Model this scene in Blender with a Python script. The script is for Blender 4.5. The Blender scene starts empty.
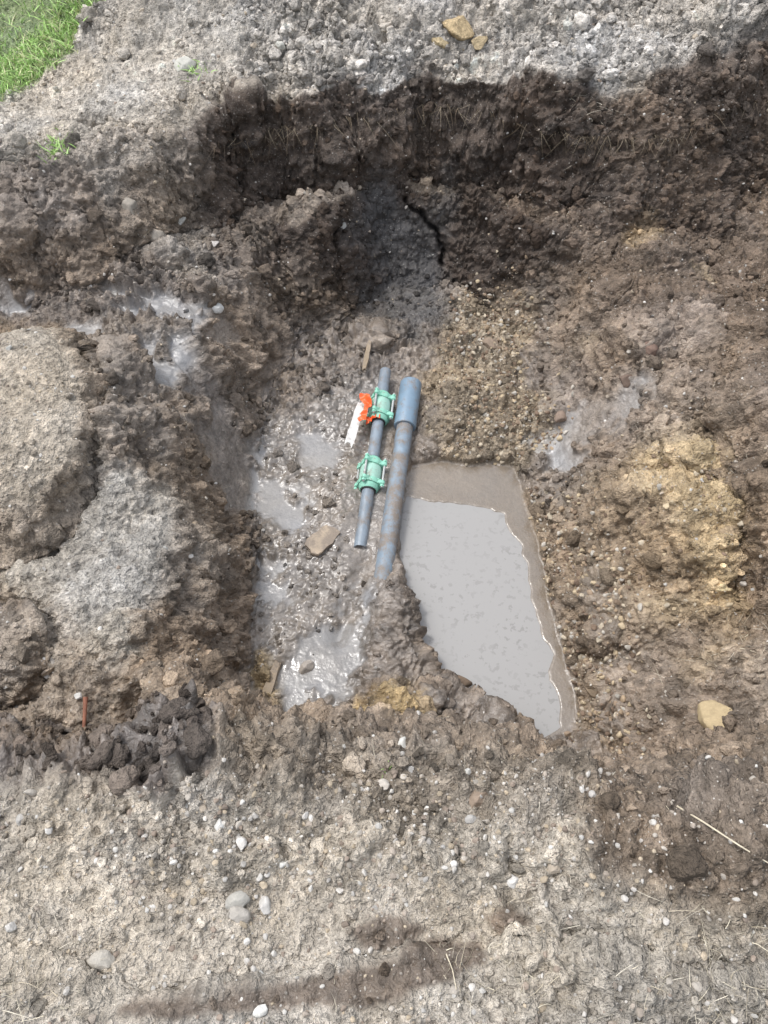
import bpy, bmesh, math, random, time
import numpy as np
from mathutils import Vector, Matrix, Quaternion
T0=time.time()
rng=np.random.default_rng(7); random.seed(7)
scene=bpy.context.scene
scene.view_settings.view_transform='Standard'; scene.view_settings.look='None'; scene.view_settings.exposure=0
# ------------------------------------------------------------ camera
CH=1.7; PITCH=math.radians(55); F=773.0
cam_d=bpy.data.cameras.new("camera"); cam=bpy.data.objects.new("camera",cam_d); scene.collection.objects.link(cam)
cam.location=(0,0,CH); cam.rotation_euler=(math.pi/2-PITCH,0,0)
cam_d.sensor_fit='VERTICAL'; cam_d.sensor_height=24; cam_d.lens=24*F/1024; cam_d.clip_start=0.02; cam_d.clip_end=400
scene.camera=cam
# image pixel cast through the camera onto a given level -> plan position in metres
def S(u,v,z):
    a=(u-384)/F; b=(512-v)/F; c,s=math.cos(PITCH),math.sin(PITCH)
    t=(CH-z)/(s-c*b); return (a*t,(c+s*b)*t)
def PL(pts,z): return [S(u,v,z) for u,v in pts]
# ------------------------------------------------------------ noise
def _h(ix,iy,iz,seed):
    n=ix.astype(np.uint32)*np.uint32(374761393)+iy.astype(np.uint32)*np.uint32(668265263)+iz.astype(np.uint32)*np.uint32(2246822519)+np.uint32((seed*3266489917)&0xffffffff)
    n=(n^(n>>np.uint32(13)))*np.uint32(1274126177); n=(n^(n>>np.uint32(15)))*np.uint32(2654435761)
    return ((n^(n>>np.uint32(16)))>>np.uint32(8)).astype(np.float32)/np.float32(16777216)
def vn(P,cell,seed):
    q=[(p/np.float32(cell)) for p in P]; i=[np.floor(a) for a in q]; f=[a-b for a,b in zip(q,i)]
    f=[a*a*(3-2*a) for a in f]; i=[a.astype(np.int64) for a in i]; r=0
    for dx in (0,1):
        for dy in (0,1):
            w=(f[0] if dx else 1-f[0])*(f[1] if dy else 1-f[1])
            for dz in (0,1):
                r=r+w*(f[2] if dz else 1-f[2])*_h(i[0]+dx,i[1]+dy,i[2]+dz,seed)
    return r*2-1
def fbm(P,cell,seed,o=4,g=0.5):
    r=0;a=1;t=0
    for k in range(o):
        r=r+a*vn(P,cell/(2.03**k),seed+k*11); t+=a; a*=g
    return r/t
def clods(P,cell,seed,fill=0.6):
    P=tuple(p+cell*(.26*vn(P,cell*.45,seed+60+k)+.12*vn(P,cell*.2,seed+70+k)) for k,p in enumerate(P))
    q=[(p/np.float32(cell)) for p in P]; i=[np.floor(a).astype(np.int64) for a in q]; out=np.zeros_like(P[0]); idv=np.zeros_like(P[0])
    for dx in (-1,0,1):
        for dy in (-1,0,1):
            for dz in (-1,0,1):
                jx,jy,jz=i[0]+dx,i[1]+dy,i[2]+dz
                hx=_h(jx,jy,jz,seed); hy=_h(jx,jy,jz,seed+1); hz=_h(jx,jy,jz,seed+2)
                hr=(hx*7.13+hy*3.7)%1
                ex,ey,ez=q[0]-jx-hx,q[1]-jy-hy,q[2]-jz-hz
                d=ex*ex+ey*ey+ez*ez
                r=0.25+0.6*hr*fill/0.6
                hh=np.minimum(np.sqrt(np.maximum(0,1-d/(r*r)))*r, .62*r+(ex*(hy-.5)+ey*(hz-.5))*1.3)*(d<r*r)
                m=hh>out; out=np.where(m,hh,out); idv=np.where(m,hz,idv)
    return out.astype(np.float32),idv.astype(np.float32)
def ss(t): t=np.clip(t,0,1); return t*t*(3-2*t)
def sdp(X,Y,poly):
    d=np.full(X.shape,1e9,np.float32); ins=np.zeros(X.shape,bool); n=len(poly)
    for k in range(n):
        ax,ay=poly[k]; bx,by=poly[(k+1)%n]; ex,ey=bx-ax,by-ay; L=ex*ex+ey*ey+1e-12
        t=np.clip(((X-ax)*ex+(Y-ay)*ey)/L,0,1); d=np.minimum(d,(X-ax-t*ex)**2+(Y-ay-t*ey)**2)
        if abs(ey)>1e-9:
            c=((ay>Y)!=(by>Y)); ins^=(c&(X<(bx-ax)*(Y-ay)/(by-ay)+ax))
    d=np.sqrt(d); return np.where(ins,-d,d)
def sdl(X,Y,pts):
    d=np.full(X.shape,1e9,np.float32)
    for (ax,ay),(bx,by) in zip(pts[:-1],pts[1:]):
        ex,ey=bx-ax,by-ay; t=np.clip(((X-ax)*ex+(Y-ay)*ey)/(ex*ex+ey*ey+1e-12),0,1); d=np.minimum(d,(X-ax-t*ex)**2+(Y-ay-t*ey)**2)
    return np.sqrt(d)
# ------------------------------------------------------------ terrain grid
def outer(a,s,end):
    o=[];st=s
    while abs(a)<abs(end):
        st*=1.22; a+= st if end>0 else -st; o.append(a)
    return o
xd=np.arange(-2.6,2.6,0.0044); xs=np.array(outer(xd[0],.0044,-110)[::-1]+list(xd)+outer(xd[-1],.0044,110),np.float32)
yd=np.concatenate([np.arange(-.3,1.2,.0034),np.arange(1.2,2.7,.0042),np.arange(2.7,3.45,.003),np.arange(3.45,5.3,.0072)])
ys=np.array(outer(yd[0],.0043,-110)[::-1]+list(yd)+outer(yd[-1],.0072,110),np.float32)
X,Y=np.meshgrid(xs,ys); NX,NY=len(xs),len(ys)
Z0=np.zeros_like(X)
P2=(X,Y,Z0)
wob=fbm(P2,.40,3,3)*.075+fbm(P2,.12,5,2)*.016
lo=fbm(P2,.8,21,3); 
base=0.03*lo+0.02*fbm(P2,.3,31,2)
heap=ss((Y-3.25)/1.0)*0.28*ss((X+1.75+(Y-3.3)*.25)/.9)*(1-ss((Y-6.5)/3))
base=base+heap+heap*.30*fbm(P2,.35,35,3)
base=base-0.10*ss((-X-1.0)/1.2)*ss((Y-2.2)/.8)*(1-ss((Y-3.6)/1.))
rim=PL([(-420,330),(-60,190),(30,165),(120,142),(185,132),(215,112),(300,108),(380,94),(430,84),(480,90),(560,100),(640,104),(700,74),(768,58),(900,50),(1150,80),(1250,500),(1150,850),(900,870),(760,865),(690,850),(560,840),(420,850),(300,840),(240,825),(150,800),(60,815),(-60,830),(-350,840)],0)
sd=sdp(X,Y,rim)+wob
wr=.50+(.15-.50)*ss((Y-1.2)/1.2); wr=wr+.35*ss((-X-.75)/.5)*ss((Y-2)/.6)+.34*ss((X-.6)/.6)*ss((Y-2)/.6)-.2*ss((-X-.4)/.3)*ss((1.5-Y)/.5)
bench=-.34-.05*ss(X/.6)+.06*lo
bench=bench+.08*ss((1.4-Y)/.8)*(1-ss((X+.4)/.3))
bench=bench-.15*np.exp(-(((X+.35)/.45)**2+((Y-2.75)/.3)**2))
Z=base*(1-ss(-sd/wr))+bench*ss(-sd/wr)
floor=PL([(345,325),(300,345),(268,410),(258,500),(252,600),(245,680),(290,725),(430,728),(520,752),(598,742),(588,650),(560,560),(545,480),(520,400),(500,330),(460,292),(395,292)],-.75)
sd2=sdp(X,Y,floor)+wob*.6
w2=.29+.12*ss((X-.35)/.3)*(1-ss((Y-2.7)/.3))-.01*ss((Y-2.6)/.3)
f2=1-ss(sd2/w2)
fz=-.75+.02*lo
Z=Z*(1-f2)+fz*f2
def bump(u,v,z,rx,ry,a,p=2,rot=0):
    cx,cy=S(u,v,z); dx,dy=X-cx,Y-cy; c,s=math.cos(rot),math.sin(rot)
    q=np.sqrt(((dx*c+dy*s)/rx)**2+((-dx*s+dy*c)/ry)**2)+wob*1.2
    return a*np.exp(-q**p)
def groove(pts,z,w,dep):
    global Z
    g=sdl(X,Y,PL(pts,z)); Z=Z-dep*np.exp(-((g+.5*wob*w/.05)/w)**2)
Z+=bump(15,425,-.2,.44,.40,.27,5)
groove([(95,370),(112,430),(104,500),(60,545),(-30,562)],-.32,.04,.09)
Z+=bump(120,250,-.3,.35,.2,.07)
Z+=bump(645,520,-.4,.3,.26,.06,3)
def lumps(L,z,fr=.8,p=3):
    global Z
    for u,v,r,a in L: Z+=bump(u,v,z,r,r*fr,a,p,u)
lumps([(625,480,.09,.06),(665,500,.10,.07),(610,545,.09,.055),(690,545,.11,.06),(650,580,.10,.06),(720,510,.08,.05),(700,470,.07,.05),(645,455,.07,.04)],-.36)
lumps([(385,705,.06,.05),(410,725,.07,.06),(430,700,.05,.05),(370,735,.06,.05),(440,735,.05,.05),(320,735,.07,.05),(490,735,.06,.05),(520,745,.05,.05),(590,690,.06,.05),(600,640,.05,.04),(270,720,.05,.04)],-.7)
lumps([(330,215,.09,.06),(300,260,.08,.06),(390,290,.08,.05),(350,250,.07,.05),(270,220,.08,.05),(370,300,.07,.04)],-.5)
lumps([(560,190,.10,.06),(610,210,.12,.07),(660,250,.12,.06),(600,280,.10,.05),(540,240,.08,.05),(700,200,.12,.07),(640,330,.1,.05),(740,330,.1,.06),(690,390,.08,.05)],-.3)
lumps([(40,220,.1,.06),(90,200,.09,.05),(30,270,.08,.05),(90,270,.08,.05),(170,260,.07,.05),(200,280,.06,.04),(60,620,.08,.05),(30,650,.09,.06),(190,540,.06,.04),(120,640,.07,.04)],-.3)
lumps([(560,70,.14,.06),(640,60,.16,.06),(330,60,.14,.05),(420,40,.16,.06),(250,40,.15,.05),(720,30,.18,.06),(520,20,.15,.05),(480,75,.1,.05),(380,80,.09,.04)],.1)
Z+=bump(700,330,-.35,.3,.35,.08)
Z+=bump(340,235,-.45,.3,.13,.06)
Z+=bump(150,600,-.35,.2,.3,.05,3)
Z+=bump(405,715,-.72,.17,.08,.06,2)
Z+=bump(30,740,-.2,.3,.08,-.05,2)
Z+=bump(700,860,0,.25,.16,.05,2)
Z+=bump(755,440,-.3,.12,.5,.22,3)
Z+=bump(90,135,-.05,.12,.07,-.12,3)
groove([(0,590),(50,620),(40,690),(0,720)],-.3,.05,.07)
groove([(715,250),(722,330),(718,420),(740,520),(760,600)],-.33,.05,.08)
dpipe=sdl(X,Y,PL([(410,382),(384,562)],-.7))
rd=sdl(X,Y,PL([(455,400),(430,470),(395,580),(385,650),(395,720)],-.75))
Z+=.055*np.exp(-(rd/.06)**2)*(1-np.exp(-(dpipe/.06)**4))
gd=sdl(X,Y,PL([(366,560),(352,600),(338,640)],-.76)); Z-=.02*np.exp(-(gd/.03)**2)
stp=sdp(X,Y,PL([(-160,935),(60,968),(140,1000),(200,1004),(300,992),(420,968),(500,958),(620,985),(900,1010),(900,1500),(-160,1500)],0))+.6*wob; Z+=.022*(1-ss(stp/.018))
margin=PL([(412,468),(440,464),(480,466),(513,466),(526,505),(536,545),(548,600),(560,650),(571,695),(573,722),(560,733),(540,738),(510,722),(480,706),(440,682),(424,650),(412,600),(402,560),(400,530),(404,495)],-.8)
water=PL([(408,497),(440,503),(470,505),(505,514),(511,530),(522,548),(533,600),(541,632),(553,655),(551,680),(561,708),(562,728),(540,737),(510,724),(480,708),(440,684),(424,652),(410,604),(400,560),(398,530),(402,505)],-.8)
smn=vn(P2,.09,76)*.008+vn(P2,.05,77)*.008+vn(P2,.02,78)*.003
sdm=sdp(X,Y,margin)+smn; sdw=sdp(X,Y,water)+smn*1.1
fw=.05+.16*ss((Y-1.95)/.2)+.07*ss((X-.45)/.15)
fm=1-ss((sdm)/fw)
Z=Z*(1-fm)+(-.797)*fm
Z-= .06*ss((-sdw+.004)/.05)
Zb=Z
# ------------------------------------------------------------ detail amplitude + colour fields
gy,gx=np.gradient(Zb,ys,xs); nl=np.sqrt(gx*gx+gy*gy+1); N=(-gx/nl,-gy/nl,1/nl); slope=1-N[2]
P3=(X,Y,Zb.astype(np.float32))
edge=fbm(P3,.16,61,5,.65)*.14
inr=ss((-sd+.01)/.04)
def M(pts,z,soft=.05,e=1.0):
    m=1-ss((sdp(X,Y,PL(pts,z))+edge*e+soft)/(2*soft))
    return m*inr if z<-.15 else m
C=np.empty(X.shape+(3,),np.float32); C[:]=(.34,.305,.26)
wet=np.zeros_like(X); rough=np.full_like(X,.8); film=np.zeros_like(X)
def paint(m,col,k=1.0,w=None,r=None):
    m=(m*k)[...,None]; C[:]=C*(1-m)+np.array(col,np.float32)*m
    mm=m[...,0]
    global wet,rough
    if w is not None: wet=wet*(1-mm)+w*mm
    if r is not None: rough=rough*(1-mm)+r*mm
GREY=(.47,.437,.395)
paint(ss((.55-Y)/.3),(.40,.365,.315),1,0,.45)
paint(ss((Y-3.2)/.15),GREY,1,0,.95)
paint(M([(-150,110),(0,95),(90,60),(190,10),(300,-10),(220,105),(130,130),(20,158),(-150,190)],0,.08),(.46,.42,.365),.9,0,.4)
inp=ss(-sd/.12)*ss((Y-.42+edge)/.2)
paint(inp,(.25,.203,.158),1,.3,.95)
# right
paint(M([(500,110),(900,60),(900,330),(700,330),(560,330),(500,290)],-.25),(.15,.112,.083),.88,.25,1.0)
paint(M([(700,230),(900,230),(900,700),(740,600),(715,420)],-.25),(.19,.145,.11),.8,.15,1.0)
paint(M([(560,330),(700,330),(700,440),(560,440)],-.38),(.27,.22,.18),.7,.35,.8)
paint(M([(575,450),(640,440),(700,465),(735,520),(735,585),(660,600),(590,590),(570,520)],-.36,.05,1.3),(.53,.405,.235),.95,0,.9)
paint(M([(560,430),(700,430),(760,540),(750,640),(600,640),(545,540)],-.36,.1,1.5),(.42,.325,.21),.5,0,.9)
paint(M([(600,600),(720,610),(768,700),(760,760),(640,760),(590,680)],-.3),(.23,.185,.145),.8,.1,1.0)
for pp in ([(620,220),(650,215),(665,240),(635,250)],[(690,265),(720,260),(715,290)],[(590,300),(620,305),(610,330)],[(700,620),(740,630),(720,660)]):
    paint(M(pp,-.3,.03,.5),(.42,.32,.20),.6)
# left
paint(M([(190,130),(340,190),(340,310),(230,330),(0,330),(-80,230),(60,190)],-.3),(.185,.152,.125),.85,.5,1.0)
paint(M([(270,190),(400,215),(420,300),(330,330),(280,260)],-.5),(.29,.243,.198),.8,.2,1.0)
paint(M([(110,150),(190,150),(200,260),(60,200)],-.2),(.38,.34,.295),.8,0,.8)
paint(M([(100,330),(240,330),(250,480),(120,480)],-.35),(.20,.17,.142),.7,.6,.7)
paint(M([(-60,300),(50,310),(100,390),(95,480),(40,540),(-60,570)],-.12,.03),(.44,.385,.315),.98,0,.2)
paint(M([(-60,280),(50,290),(60,330),(-60,330)],-.15,.03),(.27,.21,.15),.8,0,.5)
paint(M([(130,480),(200,490),(215,600),(160,690),(70,660),(0,560)],-.33),(.40,.37,.325),.9,0,.5)
paint(M([(-60,580),(70,600),(120,690),(60,710),(-60,700)],-.3),(.26,.222,.182),.6,.1,.9)
paint(M([(215,470),(262,500),(255,600),(240,690),(150,720),(160,660),(215,590)],-.5,.03),(.29,.21,.14),.85,.1,.85)
paint(M([(215,340),(265,360),(262,500),(225,480)],-.5,.03),(.25,.205,.163),.7,.3,.8)
wetL=[([(105,292),(150,298),(215,298),(240,310),(190,328),(140,322)],-.33),([(135,340),(185,342),(215,380),(235,440),(205,455),(165,405),(140,375)],-.34),([(225,390),(250,395),(245,430),(228,425)],-.4),([(72,328),(112,322),(107,348),(78,348)],-.34),([(-10,262),(32,272),(27,302),(-10,302)],-.3),([(552,375),(600,365),(640,385),(655,410),(600,425),(560,415)],-.38)]
# trench floor
paint(f2,(.19,.157,.128),.9,.75,.8)
paint(M([(262,420),(380,380),(385,500),(380,600),(360,700),(280,730),(240,700),(255,560)],-.75),(.21,.185,.16),.88,.95,.33)
paint(M([(455,290),(520,290),(545,400),(540,470),(440,460),(425,400)],-.72,.07,1.6),(.325,.26,.18),.75,.15,1.0)
paint(M([(515,470),(560,520),(600,660),(610,760),(575,730),(560,640),(530,540)],-.74,.03),(.26,.198,.135),.8,.3,1.0)
paint(M([(355,690),(430,685),(455,735),(400,768),(355,745)],-.66,.04,1.2),(.50,.37,.20),.9,.1,1.0)
paint(M([(255,650),(285,660),(280,740),(250,730)],-.7,.03),(.40,.30,.17),.85,.1,.8)
wetF=[([(262,480),(312,490),(318,530),(290,540),(262,515)],-.75,.27),([(258,568),(292,565),(292,605),(262,600)],-.75,.27),([(352,572),(372,575),(368,640),(358,700),(330,725),(285,720),(272,670),(290,640),(325,630)],-.76,.205),([(322,640),(345,595),(362,570),(356,645)],-.77,.26),([(300,430),(340,440),(335,470),(300,465)],-.75,.26)]
brk=ss((fbm(P2,.12,88,4,.55)+.36)/.25)
for p,z,g in [(a,b_,.275) for a,b_ in wetL]+wetF:
    m=M(p,z,.03,.8)*brk; paint(m,(g,g*.975,g*.95),.82,1.0,.03); film=np.maximum(film,m)  # wet slurry film; reflected sky is also put into its lighter grey
# near bank
paint(M([(130,830),(600,840),(640,870),(560,900),(130,900)],-.02),(.41,.375,.325),.85,0,.7)
paint(M([(220,750),(600,760),(620,820),(420,840),(220,820)],-.16),(.27,.232,.19),.7,.05,.95)
paint(M([(590,770),(768,760),(900,800),(900,930),(740,930),(640,900),(580,860)],-.1),(.16,.125,.095),.93,.2,1.05)
paint(M([(130,890),(500,880),(500,945),(350,975),(140,990)],0,.03),(.42,.38,.325),.85,0,.18)
paint(M([(500,900),(700,930),(900,960),(900,1100),(500,1100)],0),(.34,.305,.255),.7,0,.6)
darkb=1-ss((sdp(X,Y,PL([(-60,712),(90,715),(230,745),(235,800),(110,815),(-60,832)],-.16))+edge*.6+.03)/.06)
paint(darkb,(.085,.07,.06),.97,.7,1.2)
for pp in ([(130,1010),(240,990),(330,978),(400,964),(430,938),(482,940),(488,966),(400,996),(290,1012),(180,1024)],[(350,932),(400,920),(430,928),(402,948),(366,946)],[(480,915),(510,905),(530,925),(500,940)]):
    paint(M(pp,0,.010,.2),(.12,.093,.071),.97,.5,.35)
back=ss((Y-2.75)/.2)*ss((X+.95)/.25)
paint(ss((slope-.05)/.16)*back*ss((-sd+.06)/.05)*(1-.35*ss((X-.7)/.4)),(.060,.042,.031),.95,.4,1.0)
paint(ss((slope-.25)/.25)*inp*(1-back)*(1-fm),(.235,.178,.128),.6,.2,.95)
crackR=M([(360,170),(450,165),(455,230),(420,250),(360,230)],-.25,.09,1.3); paint(crackR,(.058,.056,.055),.8,.6,.35)
# pool
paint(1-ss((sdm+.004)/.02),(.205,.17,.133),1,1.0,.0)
paint(ss(-sdw/.02),(.2,.18,.15),1,.8,.0)
grassP=PL([(-300,120),(-120,100),(0,88),(60,66),(110,36),(180,2),(230,-30),(300,-60),(0,-150),(-500,-150),(-500,120)],0.)
gm=1-ss((sdp(X,Y,grassP)+edge*.6+.02)/.1)
far=ss((np.sqrt(X*X+Y*Y)-7)/2.); gm=np.maximum(gm,far)
paint(gm,(.17,.23,.09),.85,0,.3)
calm=(1-ss(-(sdm-.03)/.03))
v1=fbm(P3,.5,101,4); v2=fbm(P3,.09,111,5,.72); v3=vn(P3,.018,121)
tone=1+.20*v1+(.50*v2+.18*v3)*(.15+.85*calm)*(1-.75*film)
C*=np.clip(tone,.4,1.7)[...,None]
hue=fbm(P3,.22,131,4); C[...,0]*=1+.07*hue; C[...,2]*=1-.11*hue
rough*=(1-.75*np.exp(-(sdl(X,Y,PL([(384,372),(360,543)],-.7))/.09)**2))
rough*=(1-.8*np.exp(-(dpipe/.09)**2))
rough=rough*calm
dense=((np.abs(X)<2.9)&(Y>-.6)&(Y<5.6))
fade=(1-ss((np.abs(X)-2.4)/.8))*(1-ss((Y-5.0)/1.))*(1-ss((-Y-.1)/.8))
idx=np.where(dense.ravel())[0]
G_=lambda a:a.ravel()[idx]
Pd=tuple(G_(p) for p in P3); rd_=G_(rough); cd=G_(calm*(1-.85*film)); sl_=ss((G_(slope)-.15)/.3)
cl=ss((fbm(Pd,.3,301,3)+.2)/.45)
D=np.zeros(len(idx),np.float32)
D+=.055*fbm(Pd,.20,311,5,.58)*(.25+.75*rd_)*cd*(1+.6*sl_)
rg=1-2*np.abs(fbm(Pd,.13,321,5,.6)); D+=.026*rg*rd_*cd
c1,i1=clods(Pd,.12,401); D+=.078*c1*rd_*rd_*cl
c2,i2=clods(Pd,.05,411); D+=.052*c2*rd_*(.35+.65*cl)
c3,i3=clods(Pd,.024,421,.7); D+=.029*c3*np.clip(rd_+.1,0,1.2)*cd
D+=.016*fbm(Pd,.03,431,3,.8)*np.clip(rd_+.06,0,1.1)*cd
Dg=np.zeros(X.size,np.float32); Dg[idx]=D
D2=Dg.reshape(X.shape)*fade
XX=X+N[0]*D2; YY=Y+N[1]*D2; ZZ=Zb+N[2]*D2
tint=np.ones(X.size,np.float32); tint[idx]=1+.6*(i2-.5)*np.minimum(c2*3,1)*np.minimum(rd_*1.3,1)+.4*(i1-.5)*np.minimum(c1*3,1)*rd_+.45*(i3-.5)*np.minimum(c3*3,1)*np.minimum(rd_*1.5,1)
C*=tint.reshape(X.shape)[...,None]
C=np.clip(C,.012,.7)
def gidx(x,y):
    return min(max(int(np.searchsorted(ys,y)),0),NY-1),min(max(int(np.searchsorted(xs,x)),0),NX-1)
def gz(x,y): j,i=gidx(x,y); return float(ZZ[j,i])
def hit(u,v):
    z=.6
    while z>-1.:
        x,y=S(u,v,z)
        if gz(x,y)>=z: return Vector((x,y,z))
        z-=.004
    return Vector((*S(u,v,-.8),-.8))
cpts=[hit(*p) for p in [(406,200),(414,209),(421,212),(427,224),(436,230),(440,243),(444,252),(441,262),(443,276)]]
V3=np.stack([XX,YY,ZZ],-1)
j0,i0=gidx(-.3,2.7); j1,i1b=gidx(.6,3.5)
sub=V3[j0:j1,i0:i1b]; dm=np.full(sub.shape[:2],9.,np.float32)
for a,b in zip(cpts[:-1],cpts[1:]):
    a=np.array(a,np.float32); b=np.array(b,np.float32); e=b-a; t=np.clip(((sub-a)@e)/(e@e),0,1); dm=np.minimum(dm,np.linalg.norm(sub-a-t[...,None]*e,axis=-1))
kk=np.exp(-(dm/.010)**2); sub[...,1]+=.08*kk; sub[...,2]-=.04*kk
def make_mesh(name,V,Fc,k,col=None,wetv=None,smooth=True):
    me=bpy.data.meshes.new(name); V=np.ascontiguousarray(V,np.float32).reshape(-1,3); Fc=np.ascontiguousarray(Fc,np.int32).reshape(-1,k)
    me.vertices.add(len(V)); me.vertices.foreach_set("co",V.ravel()); me.loops.add(Fc.size); me.loops.foreach_set("vertex_index",Fc.ravel())
    me.polygons.add(len(Fc)); me.polygons.foreach_set("loop_start",np.arange(0,Fc.size,k,dtype=np.int32)); 
    me.polygons.foreach_set("use_smooth",np.full(len(Fc),smooth,bool))
    me.update(calc_edges=True)
    if col is not None:
        a=me.color_attributes.new("Col",'FLOAT_COLOR','POINT'); c4=np.ones((len(V),4),np.float32); c4[:,:3]=col.reshape(-1,3)
        if wetv is not None: c4[:,3]=wetv.ravel()
        a.data.foreach_set("color",c4.ravel())
    ob=bpy.data.objects.new(name,me); scene.collection.objects.link(ob); return ob
ii=np.arange(NX*NY,dtype=np.int32).reshape(NY,NX)
FQ=np.stack([ii[:-1,:-1],ii[:-1,1:],ii[1:,1:],ii[1:,:-1]],-1)
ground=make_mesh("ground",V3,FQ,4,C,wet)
print("terrain",time.time()-T0)
# ------------------------------------------------------------ materials
def newmat(name):
    m=bpy.data.materials.new(name); m.use_nodes=True; nt=m.node_tree; b=nt.nodes["Principled BSDF"]; return m,nt,b
def noise(nt,sc,det=6,ro=.6,vec=None):
    n=nt.nodes.new('ShaderNodeTexNoise'); n.inputs['Scale'].default_value=sc; n.inputs['Detail'].default_value=det; n.inputs['Roughness'].default_value=ro
    nt.links.new(vec,n.inputs['Vector']); return n
def ramp(nt,inp,stops):
    r=nt.nodes.new('ShaderNodeMapRange'); (a,b),(c,d)=stops
    r.inputs[1].default_value=a; r.inputs[3].default_value=b; r.inputs[2].default_value=c; r.inputs[4].default_value=d
    nt.links.new(inp,r.inputs[0]); return r.outputs[0]
def math_(nt,op,a,b):
    n=nt.nodes.new('ShaderNodeMath'); n.operation=op
    for k,x in enumerate((a,b)):
        if isinstance(x,(int,float)): n.inputs[k].default_value=x
        else: nt.links.new(x,n.inputs[k])
    return n.outputs[0]
def soil_mat(name,speck=True,dist=.008,con=1.0):
    m,nt,b=newmat(name); L=nt.links
    tc=nt.nodes.new('ShaderNodeTexCoord').outputs['Object']
    at=nt.nodes.new('ShaderNodeAttribute'); at.attribute_name="Col"
    n1=noise(nt,50,3,.8,tc)
    f=ramp(nt,n1.outputs[0],((.30,1-.44*con),(.70,1+.44*con)))
    mx=nt.nodes.new('ShaderNodeVectorMath'); mx.operation='SCALE'; L.new(at.outputs['Color'],mx.inputs[0])
    w=at.outputs['Alpha']; dryf=math_(nt,'SUBTRACT',1.,w)
    f2_=math_(nt,'ADD',math_(nt,'MULTIPLY',f,math_(nt,'SUBTRACT',1.,math_(nt,'MULTIPLY',w,.7))),math_(nt,'MULTIPLY',w,.7))
    L.new(f2_,mx.inputs['Scale'])
    col=mx.outputs[0]; h=n1.outputs[0]
    if speck:
        for sc,thr,cc,am in ((95,.90,(.54,.51,.46,1),.3),(160,.86,(.46,.42,.37,1),.12),(60,.95,(.12,.095,.075,1),0)):
            vo=nt.nodes.new('ShaderNodeTexVoronoi'); vo.inputs['Scale'].default_value=sc; L.new(tc,vo.inputs['Vector'])
            sp=nt.nodes.new('ShaderNodeSeparateColor'); L.new(vo.outputs['Color'],sp.inputs[0])
            pick=ramp(nt,sp.outputs[0],((thr,0),(thr+.02,1))); rad=ramp(nt,vo.outputs['Distance'],((.26,1),(.34,0)))
            k=math_(nt,'MULTIPLY',math_(nt,'MULTIPLY',pick,rad),dryf)
            mi=nt.nodes.new('ShaderNodeMix'); mi.data_type='RGBA'; L.new(math_(nt,'MULTIPLY',k,.6),mi.inputs[0]); L.new(col,mi.inputs[6]); mi.inputs[7].default_value=cc
            col=mi.outputs[2]
            if am: h=math_(nt,'ADD',h,math_(nt,'MULTIPLY',math_(nt,'SUBTRACT',1.,vo.outputs['Distance']),am))
    L.new(col,b.inputs['Base Color'])
    nr=noise(nt,25,3,.6,tc)
    r=math_(nt,'SUBTRACT',.97,math_(nt,'MULTIPLY',w,ramp(nt,nr.outputs[0],((.35,.55),(.65,.88)))))
    L.new(r,b.inputs['Roughness']); L.new(math_(nt,'ADD',.2,math_(nt,'MULTIPLY',w,.8)),b.inputs['Specular IOR Level'])
    bp=nt.nodes.new('ShaderNodeBump'); bp.inputs['Distance'].default_value=dist*2; L.new(h,bp.inputs['Height'])
    L.new(math_(nt,'SUBTRACT',1.,math_(nt,'MULTIPLY',w,.9)),bp.inputs['Strength']); L.new(bp.outputs[0],b.inputs['Normal'])
    return m
msoil=soil_mat("soil",True,.012); ground.data.materials.append(msoil)
mclod=soil_mat("clod",False,.012)
mstone=soil_mat("stone",False,.002,.35)
def simple(name,col,rough=.5,var=.25,sc=40,bump=.0005,mud=0,mudcol=(.22,.18,.145),spec=.5):
    m,nt,b=newmat(name); L=nt.links; tc=nt.nodes.new('ShaderNodeTexCoord').outputs['Object']
    n=noise(nt,sc,6,.6,tc); mi=nt.nodes.new('ShaderNodeMix'); mi.data_type='RGBA'
    L.new(ramp(nt,n.outputs[0],((.3,0),(.7,1))),mi.inputs[0]); mi.inputs[6].default_value=(*[c*(1-var) for c in col],1); mi.inputs[7].default_value=(*[min(1,c*(1+var)) for c in col],1); out=mi.outputs[2]
    b.inputs['Roughness'].default_value=rough; b.inputs['Specular IOR Level'].default_value=spec
    if mud>0:
        n2=noise(nt,14,10,.78,tc); k=ramp(nt,n2.outputs[0],((.62-mud*.35,0),(.76-mud*.35,.92)))
        m2=nt.nodes.new('ShaderNodeMix'); m2.data_type='RGBA'; L.new(k,m2.inputs[0]); L.new(out,m2.inputs[6])
        n4=noise(nt,150,4,.6,tc); m3=nt.nodes.new('ShaderNodeMix'); m3.data_type='RGBA'; L.new(n4.outputs[0],m3.inputs[0]); m3.inputs[6].default_value=(*[c*.6 for c in mudcol],1); m3.inputs[7].default_value=(*[c*1.4 for c in mudcol],1)
        L.new(m3.outputs[2],m2.inputs[7]); out=m2.outputs[2]
        L.new(ramp(nt,k,((0,rough),(1,.75))),b.inputs['Roughness'])
    L.new(out,b.inputs['Base Color'])
    bp=nt.nodes.new('ShaderNodeBump'); bp.inputs['Distance'].default_value=bump*4; L.new(n.outputs[0],bp.inputs['Height']); L.new(bp.outputs[0],b.inputs['Normal'])
    return m
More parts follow.
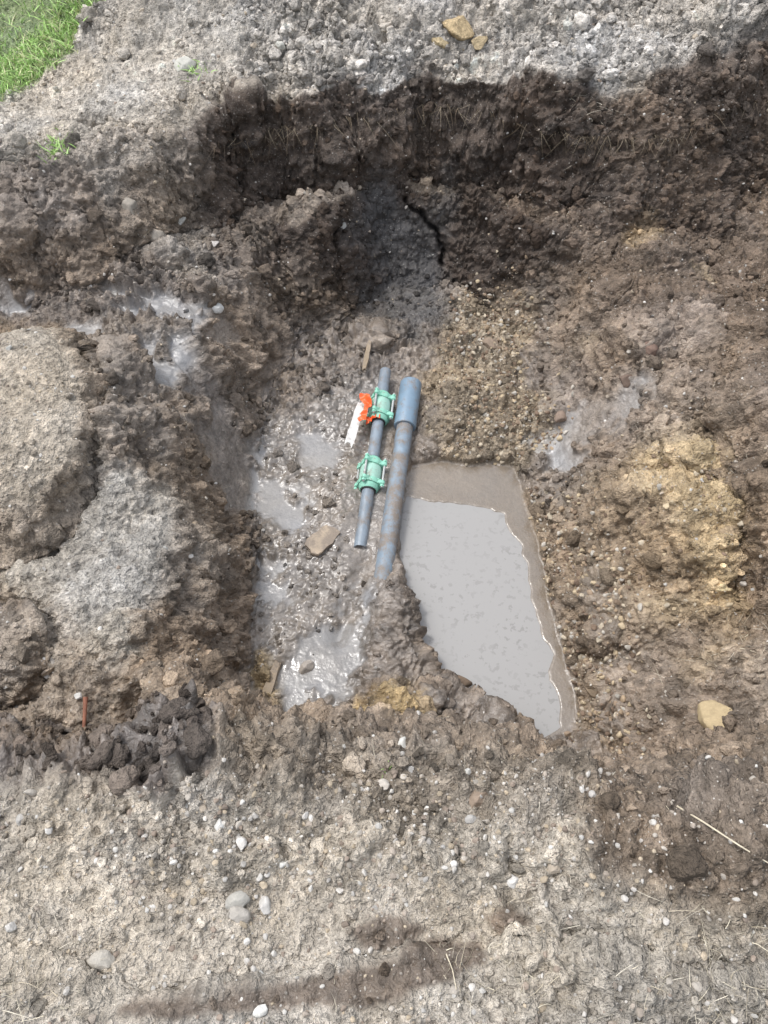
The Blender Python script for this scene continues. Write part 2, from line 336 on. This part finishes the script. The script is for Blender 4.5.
# ------------------------------------------------------------ stones / clods
def shape(sub,amp,flat,seed,lo_=.5,hi_=.9,nf=8):
    bm=bmesh.new(); bmesh.ops.create_icosphere(bm,subdivisions=sub,radius=1); V=np.array([v.co[:] for v in bm.verts],np.float32); Fc=np.array([[v.index for v in f.verts] for f in bm.faces],np.int32); bm.free()
    r=np.random.default_rng(seed+50)
    for _ in range(nf):
        d=r.normal(size=3); d/=np.linalg.norm(d); lim=r.uniform(lo_,hi_); p=V@d; V=V-np.maximum(0,p-lim)[:,None]*d*flat
    q=tuple((V[:,a]+seed*3.1+50).astype(np.float32) for a in range(3)); nn=vn(q,.7,seed)+.6*vn(q,.3,seed+9)+.3*vn(q,.14,seed+19)
    return V*(1+amp*nn)[:,None],Fc
def templates(n,sub,amp,flat): return [shape(sub,amp,flat,k) for k in range(n)]
def rotm(n):
    q=rng.normal(size=(n,4)); q/=np.linalg.norm(q,axis=1)[:,None]; w,x,y,z=q.T
    return np.stack([1-2*(y*y+z*z),2*(x*y-z*w),2*(x*z+y*w),2*(x*y+z*w),1-2*(x*x+z*z),2*(y*z-x*w),2*(x*z-y*w),2*(y*z+x*w),1-2*(x*x+y*y)],-1).reshape(n,3,3)
area=np.outer(np.gradient(ys),np.gradient(xs)); inview=(np.abs(X)<2.5)&(Y>-.2)&(Y<5.)
def scatter(name,n,wmap,smin,smax,pw,pal,sub,amp,flat,sink,mat,usecol=0.,wetv=0.,smooth=False,cv=.5):
    w=(wmap*area*inview).ravel().astype(np.float64); w/=w.sum(); cs=np.cumsum(w); pick=np.searchsorted(cs,rng.random(n)); pick=np.minimum(pick,X.size-1)
    pos=V3.reshape(-1,3)[pick]; gc=C.reshape(-1,3)[pick]
    size=smin+(smax-smin)*rng.random(n)**pw
    tp=templates(12,sub,amp,flat); R=rotm(n); Vs=[];Fs=[];Cs=[];off=0; pal=np.array(pal,np.float32)
    f=(1-cv/2+cv*rng.random((n,1)))
    pc=pal[rng.integers(0,len(pal),n)]*f*(1-usecol)+gc*usecol*f
    for t,(TV,TF) in enumerate(tp):
        s=np.arange(t,n,len(tp)); k=len(s)
        sc=size[s][:,None]*rng.uniform(.55,1.15,(k,3))
        v=TV[None]*sc[:,None,:]; v=np.einsum('nij,nvj->nvi',R[s],v); v[...,2]*=.85
        v+=pos[s][:,None,:]; v[...,2]+=(size[s]*sink)[:,None]
        Vs.append(v.reshape(-1,3)); Fs.append((TF[None]+(off+np.arange(k)*len(TV))[:,None,None]).reshape(-1,3)); Cs.append(np.repeat(pc[s],len(TV),axis=0)); off+=k*len(TV)
    V=np.concatenate(Vs); c=np.concatenate(Cs); ob=make_mesh(name,V,np.concatenate(Fs),3,c,np.full(len(V),wetv,np.float32),smooth); ob.data.materials.append(mat); return ob
dry=1-np.clip(wet*1.2,0,1); pool=(1-ss((.03-sdm)/.03)); notg=(1-gm)*(1-.95*film)
patch=ss((fbm(P2,.25,501,3)+.15)/.5)
bankm=M([(130,780),(620,780),(640,870),(500,900),(130,900)],-.05)
gravel_strip=np.maximum(M([(455,290),(520,290),(560,440),(440,460)],-.72,.07,1.5),M([(515,470),(570,480),(640,640),(640,760),(560,740)],-.7,.05))
ochre=M([(575,450),(640,440),(735,520),(735,585),(590,590)],-.36,.05)
PAL=[(.45,.425,.39),(.38,.345,.30),(.33,.285,.24),(.50,.48,.445),(.27,.22,.18),(.40,.335,.25)]
scatter("gravel",17000,(.12+patch*.35+bankm*1.3+.6*ss((.6-Y)/.2))*(dry*.8+.1)*pool*notg*(1-.6*ss((Y-3.3)/.3)),.0018,.009,2.8,PAL,2,.12,.8,.1,mstone)
scatter("gravel",3000,gravel_strip*pool+.25*ochre,.003,.014,2.2,[(.42,.34,.23),(.33,.25,.17),(.44,.38,.29),(.26,.195,.14),(.42,.39,.34),(.18,.13,.095)],2,.15,.8,.1,mstone)
scatter("pebbles",320,(.1+patch*.3+bankm*1.5)*dry*pool*notg,.008,.017,2.5,[(.48,.46,.43),(.41,.375,.33),(.38,.325,.26),(.52,.51,.475)],3,.10,.8,.1,mstone,smooth=False)
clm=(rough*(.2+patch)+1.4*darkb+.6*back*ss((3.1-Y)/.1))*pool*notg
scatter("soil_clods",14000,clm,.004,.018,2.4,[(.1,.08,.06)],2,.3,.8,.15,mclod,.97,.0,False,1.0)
scatter("soil_clods",1600,clm*(.1+rough*rough),.014,.04,2.0,[(.1,.08,.06)],4,.24,.8,.0,mclod,.97,.1,True,.8)
heapm=ss((Y-3.3)/.15)*notg*ss((rough-.4)/.3)
scatter("soil_clods",3000,heapm*(.1+patch**2),.006,.026,3,[(.45,.42,.38)],4,.28,.7,.0,mclod,.9,0,True,.6)
def stone(name,u,v,s,col,seed,sc=(1,1,.7),wetv=0.,mat=None,sub=4):
    p=hit(u,v); V,Fc=shape(sub,.08,.9,seed,.55,.88,9)
    r=np.random.default_rng(seed); a=r.uniform(0,6.28); V=V*np.array(sc)*s*np.array([1.15,.85,1]); V=np.stack([V[:,0]*math.cos(a)-V[:,1]*math.sin(a),V[:,0]*math.sin(a)+V[:,1]*math.cos(a),V[:,2]],-1)
    V+=np.array([p.x,p.y,gz(p.x,p.y)+s*sc[2]*.35])
    ob=make_mesh(name,V,Fc,3,np.tile(np.array(col,np.float32),(len(V),1)),np.full(len(V),wetv,np.float32)); ob.data.materials.append(mat or mstone); return ob
for a in [(455,688,.055,(.17,.125,.09),1),(718,727,.075,(.42,.33,.2),22),(238,902,.022,(.36,.345,.31),3),(240,916,.020,(.36,.335,.30),4),(265,906,.016,(.50,.48,.45),5),(102,962,.025,(.42,.39,.34),6),(186,70,.045,(.46,.45,.40),7),(180,222,.04,(.52,.51,.47),8),(155,238,.045,(.35,.31,.26),9),(215,309,.036,(.62,.61,.58),10),(307,668,.025,(.36,.32,.28),11),(215,246,.022,(.52,.49,.46),12),(282,272,.018,(.52,.49,.46),13),(220,826,.013,(.56,.55,.52),14),(180,658,.015,(.46,.44,.40),15),(130,212,.05,(.30,.27,.23),18),(478,800,.022,(.27,.21,.16),11),(592,690,.03,(.22,.17,.12),19),(500,748,.035,(.22,.17,.13),12),(625,382,.035,(.17,.125,.10),23),(648,352,.035,(.18,.125,.10),24),(490,345,.035,(.27,.21,.16),31),(560,420,.03,(.25,.19,.15),32),(80,697,.012,(.5,.48,.45),33)]:
    stone("stone",*a)
for a in [(455,32,.09,(.50,.385,.23),22),(478,48,.05,(.44,.35,.22),23),(440,44,.045,(.46,.37,.23),27)]: stone("clay_lump",*a,(1,1,.5),0,mclod)
# ------------------------------------------------------------ fibres
def ribbons(name,roots,dirs,length,width,bend,col,mat,seg=4):
    n=len(roots); t=np.linspace(0,1,seg+1)
    side=np.cross(dirs,rng.normal(size=(n,3))); side/=np.linalg.norm(side,axis=1)[:,None]+1e-9
    c=roots[:,None]+dirs[:,None]*(length[:,None]*t)[...,None]+bend[:,None]*((t**2)[None,:,None])
    wv=(width[:,None]*(1-t**2*.92))[...,None]*side[:,None]*.5
    V=np.stack([c-wv,c+wv],2).reshape(n,-1,3); k=V.shape[1]; f=[]
    for s in range(seg): f.append([2*s,2*s+1,2*s+3,2*s+2])
    Fc=(np.array(f)[None]+(np.arange(n)*k)[:,None,None])
    ob=make_mesh(name,V,Fc,4,np.repeat(col,k,axis=0)); ob.data.materials.append(mat); return ob
def leafmat(name,rough=.6):
    m,nt,b=newmat(name); at=nt.nodes.new('ShaderNodeAttribute'); at.attribute_name="Col"; tc=nt.nodes.new('ShaderNodeTexCoord').outputs['Object']
    n=noise(nt,60,3,.5,tc); mx=nt.nodes.new('ShaderNodeVectorMath'); mx.operation='SCALE'; nt.links.new(at.outputs['Color'],mx.inputs[0]); nt.links.new(ramp(nt,n.outputs[0],((.3,.75),(.7,1.25))),mx.inputs['Scale']); nt.links.new(mx.outputs[0],b.inputs['Base Color']); b.inputs['Roughness'].default_value=rough
    return m
mgrass=leafmat("grass_blade"); mstraw=leafmat("dry_straw",.8)
def pickpts(w,n):
    w=(w*area).ravel().astype(np.float64); w/=w.sum(); return V3.reshape(-1,3)[np.minimum(np.searchsorted(np.cumsum(w),rng.random(n)),X.size-1)]
def blades(name,pts,L0,L1,wd,lean,cols,mat,flop=.8):
    n=len(pts); d=rng.normal(size=(n,3))*lean; d[:,2]=1; d/=np.linalg.norm(d,axis=1)[:,None]; L=rng.uniform(L0,L1,n)
    b=rng.normal(size=(n,3))*L[:,None]*.45; b[:,2]=-np.abs(b[:,2])*flop
    c=np.array(cols,np.float32)[rng.integers(0,len(cols),n)]*(.7+.6*rng.random((n,1))).astype(np.float32)
    return ribbons(name,pts,d,L,np.full(n,wd)*rng.uniform(.6,1.3,n),b,c,mat)
near_g=gm*((np.abs(X)<6)&(Y>2)&(Y<9))*(.08+ss((fbm(P2,.3,601,3)+.25)/.4))
GC=[(.36,.55,.17),(.40,.58,.21),(.28,.44,.13),(.52,.53,.29)]
blades("grass",pickpts(near_g*(1+8*inview),38000),.02,.07,.006,.6,GC,mgrass)
def tuft(name,u,v,n,r,L,cols,mat,w=.004,lean=.6,flop=.8):
    p=hit(u,v); q=np.array(p)+rng.normal(size=(n,3))*r; q[:,2]=[gz(a,b)-.003 for a,b in q[:,:2]]; return blades(name,q,L*.4,L,w,lean,cols,mat,flop)
G=GC[:3]; ST=[(.52,.47,.36),(.45,.39,.29),(.58,.53,.43)]
tuft("weed",58,148,110,.035,.05,G,mgrass,.005); tuft("weed",390,772,24,.012,.028,G,mgrass,.004); tuft("weed",192,72,60,.03,.05,G,mgrass,.005); tuft("weed",150,190,12,.03,.03,G,mgrass)
for u,v,n,r,L in [(510,975,150,.06,.06),(20,1000,150,.05,.07),(735,985,160,.06,.07),(450,965,25,.02,.06),(640,1000,60,.08,.05),(700,660,70,.07,.06),(70,940,30,.04,.05),(740,640,50,.05,.06),(170,560,40,.06,.05),(240,60,40,.08,.06),(600,110,70,.1,.06),(590,90,60,.05,.08)]:
    tuft("dry_grass",u,v,n,r,L,ST,mstraw,.0014,2.6,.3)
lp=pickpts((.1+patch)*notg*pool*dry*inview,3500); n=len(lp); d=rng.normal(size=(n,3)); d[:,2]=np.abs(d[:,2])*.2; d/=np.linalg.norm(d,axis=1)[:,None]; lp=lp.copy(); lp[:,2]+=.004
ribbons("straw_litter",lp,d,rng.uniform(.008,.035,n),np.full(n,.0012),rng.normal(size=(n,3))*.006,np.array(ST,np.float32)[rng.integers(0,3,n)]*rng.uniform(.5,1.05,(n,1)).astype(np.float32),mstraw,3)
rx=np.concatenate([rng.uniform(-.85,1.7,260)]+[rng.normal(c,.06,50) for c in (-.45,.25,.85,1.1)])
mroot=leafmat("root",.9); pts=[]
for x in rx:
    j=np.where((ys>3.0)&(ys<3.6))[0]; i=gidx(x,0)[1]; col_=ZZ[j,i]; k=j[np.argmax(col_>-.06)]; pts.append((V3[k,i,0],V3[k,i,1]-.005,V3[k,i,2]))
pts=np.array(pts,np.float32); n=len(pts); d=rng.normal(size=(n,3))*.7; d[:,1]=-np.abs(d[:,1])-.4; d[:,2]=-.4; d/=np.linalg.norm(d,axis=1)[:,None]; L=rng.uniform(.01,.09,n); b=rng.normal(size=(n,3))*.03; b[:,2]-=L*.6
ribbons("roots",pts,d,L,np.full(n,.0016),b,np.array([(.20,.15,.10),(.34,.28,.20),(.09,.07,.05)],np.float32)[rng.integers(0,3,n)],mroot,5)
def rod(name,P,r,mat,n=8,taper=.5):
    V=[];Fc=[];P=[Vector(p) for p in P]
    for k,p in enumerate(P):
        t=(P[min(k+1,len(P)-1)]-P[max(k-1,0)]).normalized(); a=t.orthogonal().normalized(); b=t.cross(a); rr=r*(1-(1-taper)*k/(len(P)-1))
        for q in range(n): g=2*math.pi*q/n; V.append(p+(a*math.cos(g)+b*math.sin(g))*rr*(1+.15*math.sin(q*2.3+k)))
    for k in range(len(P)-1):
        for q in range(n): Fc.append([k*n+q,k*n+(q+1)%n,(k+1)*n+(q+1)%n,(k+1)*n+q])
    ob=make_mesh(name,np.array([v[:] for v in V]),np.array(Fc),4); ob.data.materials.append(mat); return ob
def lay(pix,h): return [hit(*p)+Vector((0,0,h)) for p in pix]
mst=simple("straw_stalk",(.6,.53,.40),.7,.2); mrust=simple("rusty_metal",(.24,.10,.06),.8,.4); mwood=simple("weathered_wood",(.34,.265,.18),.8,.35,30,.001,.5)
rod("straw_stalk",lay([(674,809),(700,825),(735,848),(768,868)],.022),.0022,mst)
rod("straw_stalk",lay([(517,92),(522,115),(528,135)],.015),.003,mst)
rod("root",lay([(434,112),(433,125),(438,140)],.012),.004,mst)
rod("stick",lay([(88,700),(87,720),(85,742)],.02),.006,mrust)
rod("straw_stalk",lay([(444,950),(452,970),(456,990)],.010),.0014,mst)
def slab(name,u,v,L,W,T,rz,tilt,mat,seed,roll=0,dz=0):
    r=np.random.default_rng(seed); bm=bmesh.new(); o=[]
    for k in range(18):
        a=2*math.pi*k/18; c,s=math.cos(a),math.sin(a); m=1/max(abs(c),abs(s)); m=m*.75+.25; o.append((c*m*L/2*(1+r.uniform(-.16,.16)),s*m*W/2*(1+r.uniform(-.16,.16))))
    top=[bm.verts.new((x,y,T/2)) for x,y in o]; bot=[bm.verts.new((x,y,-T/2)) for x,y in o]
    bm.faces.new(top); bm.faces.new(bot[::-1])
    for k in range(18): bm.faces.new((bot[k],bot[(k+1)%18],top[(k+1)%18],top[k]))
    bmesh.ops.bevel(bm,geom=[e for e in bm.edges],offset=T*.12,segments=2,affect='EDGES')
    me=bpy.data.meshes.new(name); bm.to_mesh(me); bm.free(); ob=bpy.data.objects.new(name,me); scene.collection.objects.link(ob); me.materials.append(mat)
    p=hit(u,v); ob.location=(p.x,p.y,p.z+T/2+dz); ob.rotation_euler=(roll,tilt,rz); return ob
mcard=simple("muddy_board",(.46,.37,.27),.7,.2,30,.0005,.65)
slab("broken_board_piece",322,541,.14,.08,.014,.9,.08,mcard,1,0,.002)
slab("wood_fragment",184,535,.12,.035,.03,1.1,.2,mwood,2,0,-.01)
slab("wood_fragment",269,688,.2,.03,.03,1.35,.1,mwood,3,0,-.016)
mwhite=simple("white_plastic",(.80,.78,.74),.5,.1,20,.0003,.28)
# ------------------------------------------------------------ pool water
mw,nt,b=newmat("sky_grey_water"); tc=nt.nodes.new('ShaderNodeTexCoord').outputs['Object']
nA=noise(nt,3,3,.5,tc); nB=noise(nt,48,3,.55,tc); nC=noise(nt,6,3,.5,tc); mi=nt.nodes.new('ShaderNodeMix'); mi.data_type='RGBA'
nt.links.new(math_(nt,'MULTIPLY',ramp(nt,nB.outputs[0],((.56,0),(.62,.8))),ramp(nt,nC.outputs[0],((.4,.2),(.6,1)))),mi.inputs[0]); mi.inputs[6].default_value=(.325,.318,.308,1); mi.inputs[7].default_value=(.245,.238,.228,1); nt.links.new(mi.outputs[2],b.inputs['Base Color'])  # pale grey base colour imitates the sky mirrored in the water
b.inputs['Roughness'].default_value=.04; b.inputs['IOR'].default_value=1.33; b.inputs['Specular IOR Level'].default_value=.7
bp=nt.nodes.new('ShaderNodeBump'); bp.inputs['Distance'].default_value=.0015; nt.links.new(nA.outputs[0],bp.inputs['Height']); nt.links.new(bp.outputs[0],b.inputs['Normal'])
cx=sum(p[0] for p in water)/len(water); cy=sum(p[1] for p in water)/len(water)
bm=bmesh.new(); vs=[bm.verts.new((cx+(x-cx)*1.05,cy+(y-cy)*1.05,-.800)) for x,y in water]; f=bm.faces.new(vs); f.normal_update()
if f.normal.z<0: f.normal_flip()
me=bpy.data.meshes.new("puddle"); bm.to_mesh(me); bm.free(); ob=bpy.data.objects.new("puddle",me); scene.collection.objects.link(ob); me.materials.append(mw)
# ------------------------------------------------------------ pipes
def lathe(name,prof,mat,n=40,parent=None,loc=(0,0,0)):
    V=[];Fc=[]
    for r,z in prof:
        for q in range(n): g=2*math.pi*q/n; V.append((r*math.cos(g)+loc[0],r*math.sin(g)+loc[1],z+loc[2]))
    for k in range(len(prof)-1):
        for q in range(n): Fc.append([k*n+q,k*n+(q+1)%n,(k+1)*n+(q+1)%n,(k+1)*n+q])
    ob=make_mesh(name,np.array(V),np.array(Fc),4); ob.data.materials.append(mat); ob.data.set_sharp_from_angle(angle=math.radians(40)); 
    if parent: ob.parent=parent
    return ob
def prism(name,outline,z0,z1,mat,parent,bev=.002):
    bm=bmesh.new(); a=[bm.verts.new((x,y,z0)) for x,y in outline]; c=[bm.verts.new((x,y,z1)) for x,y in outline]; bm.faces.new(a[::-1]); bm.faces.new(c); n=len(a)
    for k in range(n): bm.faces.new((a[k],a[(k+1)%n],c[(k+1)%n],c[k]))
    es=[e for e in bm.edges if abs(e.verts[0].co.z-e.verts[1].co.z)<1e-6]
    bmesh.ops.bevel(bm,geom=es,offset=bev,segments=2,affect='EDGES')
    me=bpy.data.meshes.new(name); bm.to_mesh(me); bm.free(); ob=bpy.data.objects.new(name,me); scene.collection.objects.link(ob); me.materials.append(mat); ob.parent=parent; return ob
def axis_empty(name,A,B,at=None):
    e=bpy.data.objects.new(name,None); scene.collection.objects.link(e); A,B=Vector(A),Vector(B); d=(B-A).normalized(); e.rotation_mode='QUATERNION'; e.rotation_quaternion=d.to_track_quat('Z','Y'); e.location=at if at else A; e.empty_display_size=.05; return e
mgp=simple("grey_pipe",(.22,.265,.31),.42,.2,25,.0003,.42); mbp=simple("blue_grey_pipe",(.19,.275,.36),.40,.12,18,.0003,.36); mbm=simple("muddy_pipe",(.21,.27,.33),.45,.2,25,.0006,.56)
mgreen=simple("green_coating",(.27,.60,.46),.4,.12,40,.0003,.22); mpale=simple("pale_green_sleeve",(.36,.60,.50),.4,.12,40,.0003,.38); mrub=simple("rubber_gasket",(.03,.03,.03),.7,.2); mzinc=simple("zinc_bolt",(.42,.43,.42),.35,.2,60,.0003,.2)
zA=-.70
A=Vector((*S(385.5,371,zA),zA)); B=Vector((*S(360,548,zA-.045),zA-.045)); d=(B-A); Lp=d.length
e=axis_empty("water_pipe",A,B)
lathe("pipe_barrel",[(.019,0),(.0242,0),(.0245,.003),(.0245,Lp-.003),(.0238,Lp),(.019,Lp),(.019,Lp-.08),(.0,Lp-.08)],mgp,40,e)
lathe("inner_wall",[(.0192,.001),(.0192,.08),(.0,.08)],mrub,40,e)
def coupling(u,v):
    P=Vector((*S(u,v,zA),zA)); t=(P-A).dot(d)/d.dot(d); P=A+d*t; e=axis_empty("pipe_coupling",A,B,P)
    H=.054
    lathe("sleeve",[(.028,-H),(.036,-H),(.039,-H+.008),(.044,-.02),(.045,0),(.044,.02),(.039,H-.008),(.036,H),(.028,H)],mpale,48,e)
    for k,s in ((1,-1),(2,1)):
        o=[]
        for q in range(72):
            g=2*math.pi*q/72; r=.046+.019*max(0,math.cos(4*g))**2
            o.append((r*math.cos(g),r*math.sin(g)))
        z0=s*H; lo_,hi_=min(z0,z0-s*.02),max(z0,z0-s*.02); prism("flange_%d"%k,o,lo_,hi_,mgreen,e,.003)
        lathe("collar_%d"%k,[(.0248,s*(H+.020)),(.034,s*(H+.020)),(.039,s*(H+.012)),(.041,s*(H+.0002))][::(1 if s<0 else -1)],mgreen,40,e)
        lathe("gasket_%d"%k,[(.0247,s*(H+.024)),(.030,s*(H+.024)),(.031,s*(H+.019))][::(1 if s<0 else -1)],mrub,32,e)
    for k in range(4):
        g=math.pi/2*k; bx,by=.0555*math.cos(g),.0555*math.sin(g)
        lathe("bolt_%d"%(k+1),[(0,-H-.018),(.0042,-H-.018),(.0045,-H-.016),(.0045,H+.012),(0,H+.012)],mzinc,14,e,(bx,by,0))
        for s in (-1,1):
            o=[(bx+.009*math.cos(math.pi/3*q),by+.009*math.sin(math.pi/3*q)) for q in range(6)]
            z0,z1=sorted((s*(H+.0005),s*(H+.009))); prism("nut_%d_%d"%(k+1,(s+3)//2),o,z0,z1,mgreen,e,.0008)
    e.rotation_quaternion=e.rotation_quaternion@Quaternion((0,0,1),math.radians(20)); return e
coupling(381,407); coupling(369.5,471)
zB=-.712
A2=Vector((*S(411,384,zB+.01),zB+.01)); B2=Vector((*S(379,606,zB-.052),zB-.052)); L2=(B2-A2).length
e=axis_empty("drain_pipe",A2,B2)
s1=.235
lathe("socket",[(.040,.10),(.040,0),(.0455,0),(.0462,.003),(.0462,s1-.006),(.044,s1),(.036,s1+.001)],mbp,56,e)
lathe("barrel",[(.0345,s1-.02),(.0345,L2),(.030,L2),(.030,L2-.1),(0,L2-.1)],mbm,56,e)
lathe("bore",[(.0398,.001),(.0398,.12),(0,.12)],mrub,40,e)
mor=simple("orange_plastic",(.85,.13,.03),.4,.15,30,.0005,.05)
def ribbon_obj(name,u,v,z,L,W,rot,mat,seed,fold):
    r=np.random.default_rng(seed); n,m=36,6; V=[];Fc=[]; ph=r.uniform(0,6,4)
    for k in range(n+1):
        t=k/n
        for j in range(m+1):
            w=j/m-.5; y=(t-.5)*L; x=w*W*(.75+.25*math.sin(t*9+ph[0])); zz=fold*(.6*math.sin(t*14+ph[1]+w*2)+.5*math.sin(t*27+ph[2]-w*4)+.5*math.sin(w*7+t*6)); x+=.012*math.sin(t*8+ph[3]); V.append((x,y,zz))
    for k in range(n):
        for j in range(m): a=k*(m+1)+j; Fc.append([a,a+1,a+m+2,a+m+1])
    ob=make_mesh(name,np.array(V),np.array(Fc),4); ob.data.materials.append(mat); x,y=S(u,v,z); ob.location=(x,y,z); ob.rotation_euler=(.1,-.35,rot); return ob
ribbon_obj("marking_tape",365,407,-.66,.14,.05,-.2,mor,3,.008)
ribbon_obj("marking_tape",372,418,-.685,.07,.035,-1.0,mor,5,.007)
o=slab("white_plastic_strip",354,425,.22,.036,.006,1.35,0.0,mwhite,9,.5); x,y=S(355,424,-.67); o.location=(x,y,-.67)
slab("wood_stake",367,357,.14,.02,.015,1.4,-.25,mwood,4)
# ------------------------------------------------------------ light
w=bpy.data.worlds.new("World"); scene.world=w; w.use_nodes=True; nt=w.node_tree; bg=nt.nodes['Background']
sky=nt.nodes.new('ShaderNodeTexSky'); sky.sky_type='NISHITA'; sky.sun_disc=False; EL,AZ=math.radians(66),math.radians(-70); sky.sun_elevation=EL; sky.sun_rotation=AZ; sky.dust_density=3; sky.air_density=1.2
hs=nt.nodes.new('ShaderNodeHueSaturation'); hs.inputs['Saturation'].default_value=.35; hs.inputs['Value'].default_value=1.85; nt.links.new(sky.outputs[0],hs.inputs['Color']); nt.links.new(hs.outputs[0],bg.inputs[0]); bg.inputs[1].default_value=.15
sl=bpy.data.lights.new("sun",'SUN'); sl.energy=1.5; sl.angle=math.radians(12); sl.color=(1,.98,.95); so=bpy.data.objects.new("sun",sl); scene.collection.objects.link(so)
dirv=Vector((math.sin(AZ)*math.cos(EL),math.cos(AZ)*math.cos(EL),math.sin(EL))); so.rotation_euler=dirv.to_track_quat('Z','Y').to_euler(); so.location=dirv*10
print("done",time.time()-T0, len(V3.reshape(-1,3)))
